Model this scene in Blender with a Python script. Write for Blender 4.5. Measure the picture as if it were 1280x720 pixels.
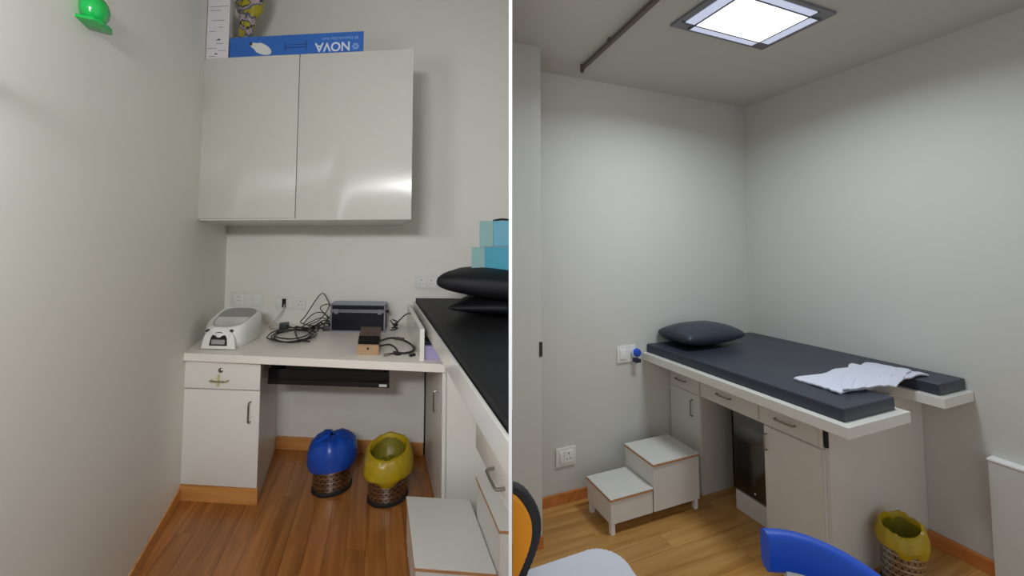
import bpy, bmesh, math, random
from mathutils import Vector, Matrix, noise
random.seed(7)
for o in list(bpy.data.objects): bpy.data.objects.remove(o)
C = bpy.context.scene.collection
sc = bpy.context.scene
# ------------------------------------------------------------------ camera
EYE = 1.42
cam = bpy.data.cameras.new('camera'); co = bpy.data.objects.new('camera', cam); C.objects.link(co)
co.location = (0, 0, EYE); co.rotation_euler = (math.radians(90 + 3.2), 0, 0)
cam.sensor_width = 36; cam.lens = 500/1280*36; cam.shift_y = -80/1280; cam.clip_start = .02
sc.camera = co
# ------------------------------------------------------------------ world, light, exposure
sc.view_settings.view_transform = 'Standard'; sc.view_settings.look = 'None'
sc.view_settings.gamma = 1; sc.view_settings.exposure = 0.0
w = bpy.data.worlds.new('world'); sc.world = w; w.use_nodes = True
w.node_tree.nodes['Background'].inputs[0].default_value = (0.80, 0.82, 0.86, 1)
w.node_tree.nodes['Background'].inputs[1].default_value = 0.66
def area(name, loc, target, size, size_y, power, col=(1,1,1), spread=180):
    l = bpy.data.lights.new(name, 'AREA'); l.shape = 'RECTANGLE'; l.size = size; l.size_y = size_y
    l.energy = power; l.color = col; l.spread = math.radians(spread)
    o = bpy.data.objects.new(name, l); C.objects.link(o); o.location = loc
    o.rotation_euler = (Vector(target) - Vector(loc)).to_track_quat('-Z', 'Y').to_euler()
    return o
area('window_light', (-.27, -.5, 1.86), (-1.35, 1.35, 1.7), .46, .14, 15, (.97, .98, 1.0), 112)
area('ceiling_lamp_light', (1.13, 1.66, 2.400), (1.13, 1.66, 0), .36, .20, 13.6, (.84, .93, 1.0), 160)

# ------------------------------------------------------------------ materials
def lin(c):
    return tuple(((x/255/12.92) if x/255 <= .04045 else ((x/255+.055)/1.055)**2.4) for x in c) + (1,)
MATS = {}
def mat(name, col, rough=.5, metal=0, var=.04, scale=6, bump=0, bscale=60, coat=0, spec=.5, emit=None, stretch=(1,1,1), trans=0, sub=0):
    m = bpy.data.materials.new(name); m.use_nodes = True; n = m.node_tree.nodes; l = m.node_tree.links
    b = n['Principled BSDF']; c = lin(col)
    b.inputs['Roughness'].default_value = rough; b.inputs['Metallic'].default_value = metal
    b.inputs['Coat Weight'].default_value = coat; b.inputs['Specular IOR Level'].default_value = spec
    b.inputs['Coat Roughness'].default_value = .12
    tc = n.new('ShaderNodeTexCoord'); mp = n.new('ShaderNodeMapping'); mp.inputs['Scale'].default_value = stretch
    l.new(tc.outputs['Object'], mp.inputs[0])
    t = n.new('ShaderNodeTexNoise'); t.inputs['Scale'].default_value = scale; t.inputs['Detail'].default_value = 4
    l.new(mp.outputs[0], t.inputs['Vector'])
    r = n.new('ShaderNodeMix'); r.data_type = 'RGBA'
    r.inputs[6].default_value = tuple(x*(1-var) for x in c[:3])+(1,); r.inputs[7].default_value = tuple(min(1, x*(1+var)) for x in c[:3])+(1,)
    l.new(t.outputs[0], r.inputs[0]); l.new(r.outputs[2], b.inputs['Base Color'])
    if bump:
        t2 = n.new('ShaderNodeTexNoise'); t2.inputs['Scale'].default_value = bscale; l.new(mp.outputs[0], t2.inputs['Vector'])
        bp = n.new('ShaderNodeBump'); bp.inputs['Strength'].default_value = bump; bp.inputs['Distance'].default_value = .004
        l.new(t2.outputs[0], bp.inputs['Height']); l.new(bp.outputs[0], b.inputs['Normal'])
    if trans: b.inputs['Transmission Weight'].default_value = trans
    if emit:
        b.inputs['Emission Color'].default_value = lin(emit[0]); b.inputs['Emission Strength'].default_value = emit[1]
    MATS[name] = m; return m
wallp = mat('wall_paint', (230, 228, 219), .55, var=.015, scale=2.5, bump=.05, bscale=90)
wallr = mat('wall_paint_cream', (201, 200, 193), .6, var=.015, scale=2.5, bump=.05, bscale=90)
ceilp = mat('ceiling_paint', (200, 196, 190), .8, var=.015)
panel_w = mat('partition_white', (244, 244, 242), .5, var=.0)
lam = mat('white_laminate', (228, 226, 218), .22, var=.012, scale=3, coat=.3)
lam2 = mat('cream_laminate', (212, 210, 203), .35, var=.015, scale=3)
glossy = mat('glossy_white_laminate', (192, 190, 181), .25, var=.01, scale=2, spec=1.0)
glossy.node_tree.nodes['Principled BSDF'].inputs['Anisotropic'].default_value = 1.0
glossy.node_tree.nodes['Principled BSDF'].inputs['Anisotropic Rotation'].default_value = 0
_tg = glossy.node_tree.nodes.new('ShaderNodeTangent'); _tg.direction_type = 'RADIAL'; _tg.axis = 'Z'
glossy.node_tree.links.new(_tg.outputs[0], glossy.node_tree.nodes['Principled BSDF'].inputs['Tangent'])
edgeb = mat('beech_edge', (176, 128, 84), .5, var=.15, scale=30)
vinyl = mat('charcoal_vinyl', (18, 18, 22), .6, spec=.3, var=.08, scale=5, bump=.05, bscale=120)
vinylr = mat('slate_vinyl', (50, 54, 66), .42, var=.06, scale=4, bump=.05, bscale=120)
steel = mat('brushed_steel', (170, 166, 160), .28, 1, var=.1, scale=40, stretch=(1,1,8))
chrome = mat('satin_metal', (150, 146, 138), .3, 1, var=.05)
black = mat('black_plastic', (18, 18, 20), .4, var=.1)
blackg = mat('black_gloss', (14, 14, 18), .15, var=.1)
rubber = mat('black_rubber', (22, 20, 20), .7)
plast = mat('white_plastic', (230, 229, 224), .35, var=.01)
plastc = mat('socket_plastic', (224, 223, 218), .35, var=.01)
grayp = mat('grey_plastic', (158, 158, 156), .45, var=.03)
def woodmat(name, c1, c2, c3, axis, rough=.32, band=.4):
    m = bpy.data.materials.new(name); m.use_nodes = True; n = m.node_tree.nodes; l = m.node_tree.links
    b = n['Principled BSDF']; b.inputs['Roughness'].default_value = rough
    tc = n.new('ShaderNodeTexCoord'); mp = n.new('ShaderNodeMapping')
    mp.inputs['Rotation'].default_value = (0, 0, -axis); mp.inputs['Scale'].default_value = (1, 14, 14)
    mp.vector_type = 'TEXTURE' if False else 'POINT'
    oi = n.new('ShaderNodeObjectInfo')
    geo = n.new('ShaderNodeNewGeometry')
    rot = n.new('ShaderNodeVectorRotate'); rot.rotation_type = 'Z_AXIS'; rot.inputs['Angle'].default_value = -axis
    l.new(geo.outputs['Position'], rot.inputs['Vector'])
    mul = n.new('ShaderNodeVectorMath'); mul.operation = 'MULTIPLY'; mul.inputs[1].default_value = (1.6, 26, 26)
    l.new(rot.outputs[0], mul.inputs[0])
    add = n.new('ShaderNodeVectorMath'); add.operation = 'ADD'
    sc_ = n.new('ShaderNodeVectorMath'); sc_.operation = 'SCALE'; sc_.inputs[0].default_value = (13, 29, 7)
    l.new(oi.outputs['Random'], sc_.inputs['Scale']); l.new(sc_.outputs[0], add.inputs[1]); l.new(mul.outputs[0], add.inputs[0])
    t = n.new('ShaderNodeTexNoise'); t.inputs['Scale'].default_value = 1; t.inputs['Detail'].default_value = 6; t.inputs['Distortion'].default_value = .6
    l.new(add.outputs[0], t.inputs['Vector'])
    cr = n.new('ShaderNodeValToRGB'); e = cr.color_ramp.elements
    e[0].position = .3; e[0].color = lin(c1); e[1].position = .72; e[1].color = lin(c3)
    x = e.new(.5); x.color = lin(c2)
    l.new(t.outputs[0], cr.inputs[0])
    hs = n.new('ShaderNodeHueSaturation')
    mr = n.new('ShaderNodeMapRange'); mr.inputs['To Min'].default_value = 1-band*.5; mr.inputs['To Max'].default_value = 1+band*.5
    l.new(oi.outputs['Random'], mr.inputs[0]); l.new(mr.outputs[0], hs.inputs['Value']); l.new(cr.outputs[0], hs.inputs['Color'])
    l.new(hs.outputs[0], b.inputs['Base Color'])
    return m
AD_L, AH_L = math.radians(-18.7), math.radians(95.3)
AD_R, AH_R = math.radians(-21.5), math.radians(68.5)
DL = Vector((math.sin(AD_L), math.cos(AD_L), 0)); HL = Vector((math.sin(AH_L), math.cos(AH_L), 0))
DR = Vector((math.sin(AD_R), math.cos(AD_R), 0)); HR = Vector((math.sin(AH_R), math.cos(AH_R), 0))
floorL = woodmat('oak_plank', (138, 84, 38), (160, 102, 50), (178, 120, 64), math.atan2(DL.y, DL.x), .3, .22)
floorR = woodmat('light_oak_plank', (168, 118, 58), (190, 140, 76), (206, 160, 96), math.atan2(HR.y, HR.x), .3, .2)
trim = woodmat('orange_trim', (186, 122, 60), (204, 142, 78), (214, 156, 94), math.atan2(HL.y, HL.x), .35, .06)
trimr = woodmat('orange_trim_dark', (178, 104, 48), (192, 118, 58), (202, 130, 70), math.atan2(DR.y, DR.x), .4, .06)

# ------------------------------------------------------------------ geometry helpers
def M4(u, v, w_, o):
    m = Matrix.Identity(4)
    for i in range(3): m[i][0] = u[i]; m[i][1] = v[i]; m[i][2] = w_[i]; m[i][3] = o[i]
    return m
Z = Vector((0, 0, 1))
FL = M4(HL, DL, Z, (0, 0, 0))            # left room: columns run along the back wall, along the couch, up
FR = M4(HR, DR, Z, (0, 0, 0))            # right room
def P(F, x, y, z): return F @ Vector((x, y, z))
def local(F, x, y, z, yaw=0):            # an upright square frame standing at a room position
    return Matrix.Translation(P(F, x, y, z)) @ Matrix.Rotation(yaw, 4, 'Z')
def face(F, x, y, z):                    # square frame with x along the room's cross direction
    o = P(F, x, y, z); hx = (F.to_3x3() @ Vector((1, 0, 0))).normalized(); return M4(hx, Z.cross(hx), Z, o)
def side(F, x, y, z):                    # square frame, x along the depth direction towards the viewer, y into the face
    o = P(F, x, y, z); dx = -(F.to_3x3() @ Vector((0, 1, 0))).normalized(); return M4(dx, Z.cross(dx), Z, o)
def desk_frame(h, d, z, az=-15):
    a = math.radians(az); return M4(HL, (math.sin(a), math.cos(a), 0), Z, P(FL, h, d, z))
def bx(bm, F, x0, x1, y0, y1, z0, z1, bev=0, seg=2):
    vs = [bm.verts.new(F @ Vector((x, y, z))) for z in (z0, z1) for x, y in ((x0, y0), (x1, y0), (x1, y1), (x0, y1))]
    fs = [bm.faces.new([vs[i] for i in q]) for q in ((3,2,1,0), (4,5,6,7), (0,1,5,4), (1,2,6,5), (2,3,7,6), (3,0,4,7))]
    if bev:
        es = list({e for f in fs for e in f.edges})
        bmesh.ops.bevel(bm, geom=es, offset=bev, segments=seg, affect='EDGES', profile=.7)
    return bm
def prism(bm, F, pts, z0, z1, bev=0, seg=2):
    a = [bm.verts.new(F @ Vector((x, y, z0))) for x, y in pts]; b = [bm.verts.new(F @ Vector((x, y, z1))) for x, y in pts]
    fs = [bm.faces.new(a[::-1]), bm.faces.new(b)]
    n = len(pts)
    for i in range(n): fs.append(bm.faces.new((a[i], a[(i+1) % n], b[(i+1) % n], b[i])))
    bmesh.ops.recalc_face_normals(bm, faces=fs)
    if bev:
        bmesh.ops.bevel(bm, geom=[e for e in {e for f in fs for e in f.edges}], offset=bev, segments=seg, affect='EDGES', profile=.7)
    return bm
def xz(bm, F, pts, y0, y1, bev=0):       # outline drawn upright (x, z), extruded in y
    G = F @ Matrix(((1,0,0,0), (0,0,1,0), (0,1,0,0), (0,0,0,1)))
    return prism(bm, G, pts, y0, y1, bev)
def lathe(bm, F, prof, n=32, cap=True, fn=None):
    rings = []
    for r, z in prof:
        ring = []
        for i in range(n):
            a = 2*math.pi*i/n; v = Vector((r*math.cos(a), r*math.sin(a), z))
            if fn: v = fn(v, a, r, z)
            ring.append(bm.verts.new(F @ v))
        rings.append(ring)
    for a, b in zip(rings, rings[1:]):
        for i in range(n): bm.faces.new((a[i], a[(i+1) % n], b[(i+1) % n], b[i]))
    if cap:
        for q in (rings[0][::-1], rings[-1]):
            try: bm.faces.new(q)
            except Exception: pass
    bmesh.ops.recalc_face_normals(bm, faces=bm.faces)
    return bm
def spline(pts, k=6):
    pts = [Vector(p) for p in pts]; q = [pts[0]*2-pts[1]] + pts + [pts[-1]*2-pts[-2]]; out = []
    for i in range(1, len(q)-2):
        for j in range(k):
            t = j/k; a, b, c, d = q[i-1:i+3]
            out.append(.5*((2*b)+(c-a)*t+(2*a-5*b+4*c-d)*t*t+(3*b-a-3*c+d)*t**3))
    return out + [pts[-1]]
def tube(bm, pts, r, n=8, F=None, sec=None):
    pts = [Vector(p) for p in pts]
    if F is not None: pts = [F @ p for p in pts]
    up = Vector((0, 0, 1)); rings = []; prev = None
    for i, p in enumerate(pts):
        t = (pts[min(i+1, len(pts)-1)] - pts[max(i-1, 0)]).normalized()
        if prev is None:
            s = t.cross(up)
            if s.length < .1: s = t.cross(Vector((1, 0, 0)))
            s.normalize()
        else:
            s = (prev - t*prev.dot(t)).normalized()
        prev = s; u = s.cross(t)
        sp = sec or [(r*math.cos(2*math.pi*k/n), r*math.sin(2*math.pi*k/n)) for k in range(n)]
        rings.append([bm.verts.new(p + s*a + u*b) for a, b in sp])
    m = len(rings[0])
    for a, b in zip(rings, rings[1:]):
        for k in range(m): bm.faces.new((a[k], a[(k+1) % m], b[(k+1) % m], b[k]))
    bm.faces.new(rings[0][::-1]); bm.faces.new(rings[-1])
    bmesh.ops.recalc_face_normals(bm, faces=bm.faces)
    return bm
def cyl(bm, F, r, z0, z1, n=20, bev=0): return lathe(bm, F, [(r-bev, z0), (r, z0+bev), (r, z1-bev), (r-bev, z1)] if bev else [(r, z0), (r, z1)], n)
def N(): return bmesh.new()
SEAM = -.0065
def clip(bm, room):
    if room is None: return
    if room == 'L': co_, no = (SEAM, 0, 0), (1, 0, 0)
    else: co_, no = (.0015, 0, 0), (-1, 0, 0)
    xs = [v.co.x for v in bm.verts]
    if (room == 'L' and max(xs) <= SEAM) or (room == 'R' and min(xs) >= .0015): return
    g = bmesh.ops.bisect_plane(bm, geom=bm.verts[:]+bm.edges[:]+bm.faces[:], plane_co=co_, plane_no=no, clear_outer=True, dist=1e-6)
    es = [e for e in bm.edges if e.is_boundary and all(abs(v.co.x-co_[0]) < 1e-4 for v in e.verts)]
    if es: bmesh.ops.holes_fill(bm, edges=es, sides=0)
ROOM = ['L']
WL = {}
def obj(name, bm, m, parent=None, smooth=False, label=None, mats=None):
    clip(bm, ROOM[0])
    if len(bm.verts) == 0: return None
    if parent is not None: base = WL[parent.name]
    else:
        xs = [v.co for v in bm.verts]
        base = Vector(((min(v.x for v in xs)+max(v.x for v in xs))/2, (min(v.y for v in xs)+max(v.y for v in xs))/2, min(v.z for v in xs)))
    bmesh.ops.translate(bm, verts=bm.verts, vec=-base)
    me = bpy.data.meshes.new(name); bm.to_mesh(me); bm.free()
    for mm in (mats or [m]): me.materials.append(mm)
    if smooth:
        for p in me.polygons: p.use_smooth = True
        try: me.set_sharp_from_angle(angle=math.radians(38))
        except Exception: pass
    o = bpy.data.objects.new(name, me); C.objects.link(o)
    if parent is not None: o.parent = parent
    else: o.location = base
    WL[o.name] = base
    if label: o['label'] = label
    return o
def thing(name, label, cat, loc, group=None):
    o = bpy.data.objects.new(name, None); C.objects.link(o); o.location = loc; o.empty_display_size = .05
    o['label'] = label; o['category'] = cat
    if group: o['group'] = group
    WL[o.name] = Vector(loc); return o
def tag(o, label, cat, group=None):
    o['label'] = label; o['category'] = cat
    if group: o['group'] = group
    return o
def struct(name, bm, m, parent=None, label=None):
    o = obj(name, bm, m, parent, label=label); o['kind'] = 'structure'; return o
def handle(name, parent, F, axis, x, z, L, out=.022, r=.004, m=None, label=None):
    # bow handle on a face frame (x along the face, -y outwards, z up)
    a = (lambda s: (x+s, z)) if axis == 'x' else (lambda s: (x, z+s))
    pts = []
    for s, d in ((-L/2, 0), (-L/2, .6), (-L/2*.9, .95), (-L/2*.6, 1), (0, 1.02), (L/2*.6, 1), (L/2*.9, .95), (L/2, .6), (L/2, 0)):
        q = a(s); pts.append((q[0], -d*out, q[1]))
    bm = N(); tube(bm, spline(pts, 3), r, 8, F)
    return obj(name, bm, m or chrome, parent, True, label)

# ================================================================== LEFT ROOM SHELL
BW = 3.25                                  # depth of the back wall
def wl(d, off=0): return -1.25 + (BW-d)*.138 + off      # left wall line in room coordinates
CLG_L = 3.45
ROOM[0] = 'L'
bm = N(); prism(bm, FL, [(wl(.15), .15), (wl(BW), BW+.1), (wl(BW)-.12, BW+.1), (wl(.15)-.12, .15)], 0, CLG_L); struct('wall_left', bm, wallp)
bm = N(); prism(bm, FL, [(wl(BW)-.12, BW), (1.2, BW), (1.2, BW+.12), (wl(BW)-.12, BW+.12)], 0, CLG_L); struct('wall_back', bm, wallp)
bm = N(); prism(bm, FL, [(wl(3.0), 3.0), (.36, 3.0), (.36, BW), (wl(BW), BW)], 0, .775); struct('wall_back_ledge', bm, wallp)
bm = N(); prism(bm, FL, [(wl(.15)-.12, .15), (1.5, .15), (1.5, BW+.12), (wl(BW)-.2, BW+.12)], CLG_L, CLG_L+.1); struct('ceiling', bm, ceilp)
# thin white partition between the two rooms
ROOM[0] = 'R'
PF = .6
bm = N(); vs = None
def rawbox(bm, x0, x1, y0, y1, z0, z1): return bx(bm, Matrix.Identity(4), x0, x1, y0, y1, z0, z1)
rawbox(bm, -.0048, 0, PF, 3.06, 0, CLG_L)
me = bpy.data.meshes.new('wall_middle'); bm.to_mesh(me); bm.free(); me.materials.append(panel_w)
wm = bpy.data.objects.new('wall_middle', me); C.objects.link(wm); wm['kind'] = 'structure'
# floor base and planks
bm = N(); rawbox(bm, -2.9, 3.3, -.6, 3.6, -.06, -.012)
me = bpy.data.meshes.new('floor'); bm.to_mesh(me); bm.free(); me.materials.append(mat('screed', (70, 48, 28), .8))
fl = bpy.data.objects.new('floor', me); C.objects.link(fl); fl['kind'] = 'structure'; WL['floor'] = Vector((0, 0, 0))
def plank(F, a0, a1, b0, b1, m, poly=None):
    bm = N(); prism(bm, F, [(a0, b0), (a1, b0), (a1, b1), (a0, b1)], -.012, 0)
    xs = [v.co for v in bm.verts]
    return obj('plank', bm, m, fl)
ROOM[0] = 'L'
wrow = .098
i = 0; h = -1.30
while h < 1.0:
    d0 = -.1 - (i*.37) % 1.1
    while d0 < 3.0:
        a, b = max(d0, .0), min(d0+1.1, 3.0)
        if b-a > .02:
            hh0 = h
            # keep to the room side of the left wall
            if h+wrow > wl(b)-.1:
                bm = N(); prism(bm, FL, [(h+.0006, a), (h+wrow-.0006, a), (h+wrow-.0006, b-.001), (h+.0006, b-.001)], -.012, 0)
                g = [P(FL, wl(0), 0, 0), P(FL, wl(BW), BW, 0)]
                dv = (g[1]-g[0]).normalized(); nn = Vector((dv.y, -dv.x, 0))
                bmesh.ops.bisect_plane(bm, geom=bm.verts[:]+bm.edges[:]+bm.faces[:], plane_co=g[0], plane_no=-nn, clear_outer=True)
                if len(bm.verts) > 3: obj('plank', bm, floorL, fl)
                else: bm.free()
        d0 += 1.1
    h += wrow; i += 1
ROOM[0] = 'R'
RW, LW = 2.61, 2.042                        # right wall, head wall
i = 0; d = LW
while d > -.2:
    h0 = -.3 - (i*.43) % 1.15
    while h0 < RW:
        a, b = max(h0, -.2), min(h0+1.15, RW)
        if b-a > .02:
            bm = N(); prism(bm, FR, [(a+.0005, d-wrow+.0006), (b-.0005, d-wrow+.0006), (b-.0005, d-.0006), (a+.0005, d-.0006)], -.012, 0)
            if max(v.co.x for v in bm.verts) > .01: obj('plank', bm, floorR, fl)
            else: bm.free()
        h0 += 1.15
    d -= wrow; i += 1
# ================================================================== RIGHT ROOM SHELL
CLG = 2.43
bm = N(); bx(bm, FR, .3, RW+.1, LW, LW+.12, 0, CLG); struct('wall_head', bm, wallr)
bm = N(); bx(bm, FR, RW, RW+.12, -.35, LW, 0, CLG); wr = struct('wall_right', bm, wallr)
PJ = .86
bm = N(); bx(bm, FR, .1, PJ, 1.79, LW, 0, CLG); pier = struct('wall_pier', bm, wallr)
bm = N(); bx(bm, FR, -.2, RW+.12, -.35, LW+.12, CLG, CLG+.1); struct('ceiling', bm, ceilp)
def skirt(name, F, p, q, hgt=.075, th=.014, m=trim, inward=1):
    a = P(F, *p, 0); b = P(F, *q, 0); d = (b-a).normalized(); nrm = Vector((-d.y, d.x, 0))*inward
    bm = N(); bx(bm, M4(d, nrm, Z, a), 0, (b-a).length, 0, th, 0, hgt, .003)
    return struct(name, bm, m)
ROOM[0] = 'L'
skirt('baseboard_left', FL, (wl(.2), .2), (wl(2.34), 2.34), .07, .014, trim, -1)
skirt('baseboard_back', FL, (-.70, 2.999), (.36, 2.999), .085, .014, trim, -1)
ROOM[0] = 'R'
skirt('baseboard_head', FR, (PJ, LW-.001), (1.84, LW-.001), .055, .014, trimr, -1)
skirt('baseboard_pier', FR, (.60, 1.789), (PJ, 1.789), .05, .012, trimr, -1)
skirt('baseboard_right', FR, (RW-.001, 1.13), (RW-.001, -.3), .06, .02, trimr, -1)
# window ledge at the right edge of the frame
bm = N(); bx(bm, FR, RW-.045, RW+.01, -.35, .905, .0, .50, .002); struct('wall_right_ledge', bm, wallr)
bm = N(); bx(bm, FR, RW-.049, RW+.01, -.35, .908, .50, .508, .002); struct('trim_1', bm, panel_w, label='white ledge running along the right wall')
# latch plate on the pier edge
bm = N(); bx(bm, FR, PJ-.012, PJ+.003, 1.786, 1.80, .885, .955, .001)
tag(obj('latch_plate', bm, mat('dark_metal', (70, 66, 62), .4, .8)), 'narrow dark metal latch plate on the edge of the white pier', 'latch')

# ================================================================== LEFT ROOM FURNITURE
ROOM[0] = 'L'
# ---- wall cabinet
cx0, cx1, cd, cz0, cz1 = wl(2.45)+.004, .205, 2.45, 1.575, 2.585
t = thing('wall_cabinet', 'glossy white two-door wall cabinet mounted above the desk', 'cabinet', P(FL, (cx0+cx1)/2, 2.8, cz0))
bm = N(); prism(bm, FL, [(cx0+.008, cd+.022), (cx1-.004, cd+.022), (cx1-.004, BW), (wl(BW)+.006, BW)], cz0+.004, cz1-.002); obj('body', bm, lam, t)
mid = -.503
bm = N(); bx(bm, FL, cx0, mid-.003, cd, cd+.02, cz0+.012, cz1, .0025); obj('door', bm, glossy, t, True)
bm = N(); bx(bm, FL, mid+.003, cx1, cd, cd+.02, cz0, cz1, .0025); obj('door', bm, glossy, t, True)
# ---- things on the wall cabinet
top = cz1
t = thing('carton', 'tall white printed carton standing at the left end on top of the wall cabinet', 'box', P(FL, -1.08, 2.55, top))
F = desk_frame(-1.128, 2.46, top, -22)
bm = N(); bx(bm, F, 0, .150, .0, .06, 0, .43, .003); cb = obj('body', bm, mat('white_card', (214, 208, 210), .6, var=.03, scale=8), t)
ink = mat('grey_ink', (120, 116, 118), .7); inkd = mat('dark_ink', (48, 46, 50), .7)
bm = N()
for zz, a, b in ((.335, .015, .14), (.31, .02, .09), (.245, .03, .12), (.20, .08, .11), (.175, .02, .06), (.095, .065, .115), (.066, .01, .07), (.05, .08, .135), (.015, .02, .065)): bx(bm, F, a, b, -.0008, 0, zz, zz+.003)
obj('print_line', bm, ink, t)
bm = N(); xz(bm, F, [(.062, .117), (.095, .119), (.088, .13)], -.0009, 0); xz(bm, F, [(.055, .028), (.082, .028), (.069, .038)], -.0009, 0); obj('arrow_mark', bm, inkd, t)
t = thing('baby_scale_box', 'long flat blue carton lying on top of the wall cabinet, printed upside down', 'box', P(FL, -.5, 2.6, top))
F = desk_frame(-.972, 2.47, top, -24)
Wb, Hb = .868, .135
blue = mat('blue_card', (44, 98, 176), .45, var=.06, scale=4)
bm = N(); bx(bm, F, 0, Wb, 0, .22, 0, Hb, .003); obj('body', bm, blue, t)
wink = mat('white_ink', (206, 210, 222), .6); linkm = mat('pale_blue_ink', (120, 156, 206), .6)
def text(s, size, parent, F, x, z, m, up=False, extr=.0008, name='lettering'):
    cu = bpy.data.curves.new('t', 'FONT'); cu.body = s; cu.size = size; cu.extrude = extr; cu.offset = size*.02
    o = bpy.data.objects.new('t', cu); C.objects.link(o); dg = bpy.context.evaluated_depsgraph_get()
    me = bpy.data.meshes.new_from_object(o.evaluated_get(dg)); bpy.data.objects.remove(o)
    bm = N(); bm.from_mesh(me)
    R = Matrix.Rotation(math.pi/2, 4, 'X')
    if up: R = Matrix.Rotation(math.pi, 4, 'Y') @ R
    bmesh.ops.transform(bm, matrix=F @ Matrix.Translation((x, -.0008, z)) @ R, verts=bm.verts)
    return obj(name, bm, m, parent)
text('NOVA', .078, t, F, .785, .072, wink, True)
text('BR Electronic Baby Scale', .023, t, F, .835, .105, linkm, True)
bm = N()
for k in range(6):
    a = k*math.pi/3
    G = F @ Matrix.Translation((.818+.014*math.cos(a), 0, .043+.014*math.sin(a))) @ Matrix.Rotation(math.pi/2, 4, 'X')
    cyl(bm, G, .0085, 0, .0012, 10)
obj('logo', bm, linkm, t)
bm = N(); pts = []
for k in range(28):
    a = 2*math.pi*k/28; x, z = .078*math.cos(a), .033*math.sin(a)
    if math.cos(a) < -.3: z *= .72
    c, s = math.cos(-.42), math.sin(-.42); pts.append((.205+x*c-z*s, .058+x*s+z*c))
xz(bm, F, pts, -.0012, 0); obj('scale_picture', bm, mat('picture_white', (204, 206, 200), .6, var=.08, scale=20), t)
bm = N(); xz(bm, F, [(.128, .083), (.148, .078), (.150, .096), (.136, .104)], -.0016, 0); obj('picture_display', bm, inkd, t)
bm = N(); bx(bm, F, .365, .37, -.001, 0, .035, .09); bx(bm, F, .50, .505, -.001, 0, .035, .09); bx(bm, F, .37, .50, -.0009, 0, .052, .056); bx(bm, F, .37, .50, -.0009, 0, .07, .073); obj('arrow_mark', bm, mat('navy_ink', (20, 36, 92), .6), t)
# crumpled bag behind the cartons
bagm = bpy.data.materials.new('printed_plastic_bag'); bagm.use_nodes = True
n_ = bagm.node_tree.nodes; l_ = bagm.node_tree.links; b_ = n_['Principled BSDF']; b_.inputs['Roughness'].default_value = .25
vt = n_.new('ShaderNodeTexNoise'); vt.inputs['Scale'].default_value = 9; tc_ = n_.new('ShaderNodeTexCoord'); l_.new(tc_.outputs['Object'], vt.inputs['Vector'])
cr_ = n_.new('ShaderNodeValToRGB'); cr_.color_ramp.interpolation = 'CONSTANT'; e_ = cr_.color_ramp.elements
e_[0].color = lin((168, 156, 30)); e_[0].position = 0; e_[1].position = .44; e_[1].color = lin((96, 98, 112))
for p_, c_ in ((.5, (176, 160, 160)), (.56, (60, 60, 72)), (.6, (178, 168, 40))): q_ = e_.new(p_); q_.color = lin(c_)
l_.new(vt.outputs[0], cr_.inputs[0]); l_.new(cr_.outputs[0], b_.inputs['Base Color'])
F = local(FL, -.975, 2.80, top, -.1)
bm = N()
bmesh.ops.create_icosphere(bm, subdivisions=4, radius=1)
for v in bm.verts:
    q = v.co.copy(); nz = noise.noise(q*2.3)*.35+noise.noise(q*5)*.18
    zz = (q.z+1)/2
    wide = .03+.13*max(0, min(1, (zz-.6)*4))
    v.co = F @ Vector((q.x*wide*(1+nz)+.05*zz-.03, q.y*.05*(1+nz), zz*.70*(1+nz*.08)))
tag(obj('plastic_bag', bm, bagm, None, True), 'crumpled yellow and grey printed plastic bag behind the white carton on the cabinet', 'bag')

# ---- desk top, cabinet below
DT = .82
bm = N(); prism(bm, FL, [(wl(2.31)+.002, 2.31), (.376, 2.225), (.376, BW-.002), (wl(BW)+.003, BW-.002)], DT-.042, DT, .002)
tag(obj('desk_top', bm, mat('warm_white_laminate', (236, 229, 219), .3, var=.012, scale=3), None), 'cream white laminate desk top spanning the alcove below the wall cabinet', 'desk')
kx0, kx1, kd = wl(2.345)+.002, -.66, 2.345
t = thing('base_cabinet', 'white base cabinet with one drawer and one door under the left end of the desk', 'cabinet', P(FL, -.88, 2.66, 0))
bm = N(); prism(bm, FL, [(kx0+.003, kd+.02), (kx1, kd+.02), (kx1-.05, 2.998), (wl(2.998)+.004, 2.998)], .0, DT-.044); obj('body', bm, lam2, t)
bm = N(); bx(bm, FL, kx0, kx1+.002, kd-.004, kd+.018, .618, DT-.046, .0025); dr = obj('drawer', bm, lam, t, True)
bm = N(); bx(bm, FL, kx0, kx1+.002, kd, kd+.018, .088, .612, .0025); dd = obj('door', bm, lam, t, True)
bm = N(); bx(bm, FL, kx0-.0, kx1+.008, kd-.004, kd+.018, .0, .085, .002); obj('kick_board', bm, trim, t, True)
FF = face(FL, kx0, kd-.004, 0)
handle('handle', dr, FF, 'x', .225, .665, .10, .02, .0045, mat('worn_brass', (176, 160, 120), .35, .9))
bm = N(); G = FF @ Matrix.Translation((.228, 0, .722)) @ Matrix.Rotation(math.pi/2, 4, 'X'); lathe(bm, G, [(.011, 0), (.0135, .002), (.0135, .006), (.010, .009)], 20); obj('lock', bm, chrome, dr, True)
bm = N(); bx(bm, FF, .224, .2265, -.024, -.008, .64, .70, .001); G = FF @ Matrix.Translation((.2253, -.02, .695)) @ Matrix.Rotation(math.pi/2, 4, 'Y'); obj('key_tag', bm, mat('cream_tag', (206, 196, 150), .5), dr)
handle('handle', dd, FF, 'z', .415, .50, .11, .02, .004, chrome)

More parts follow.
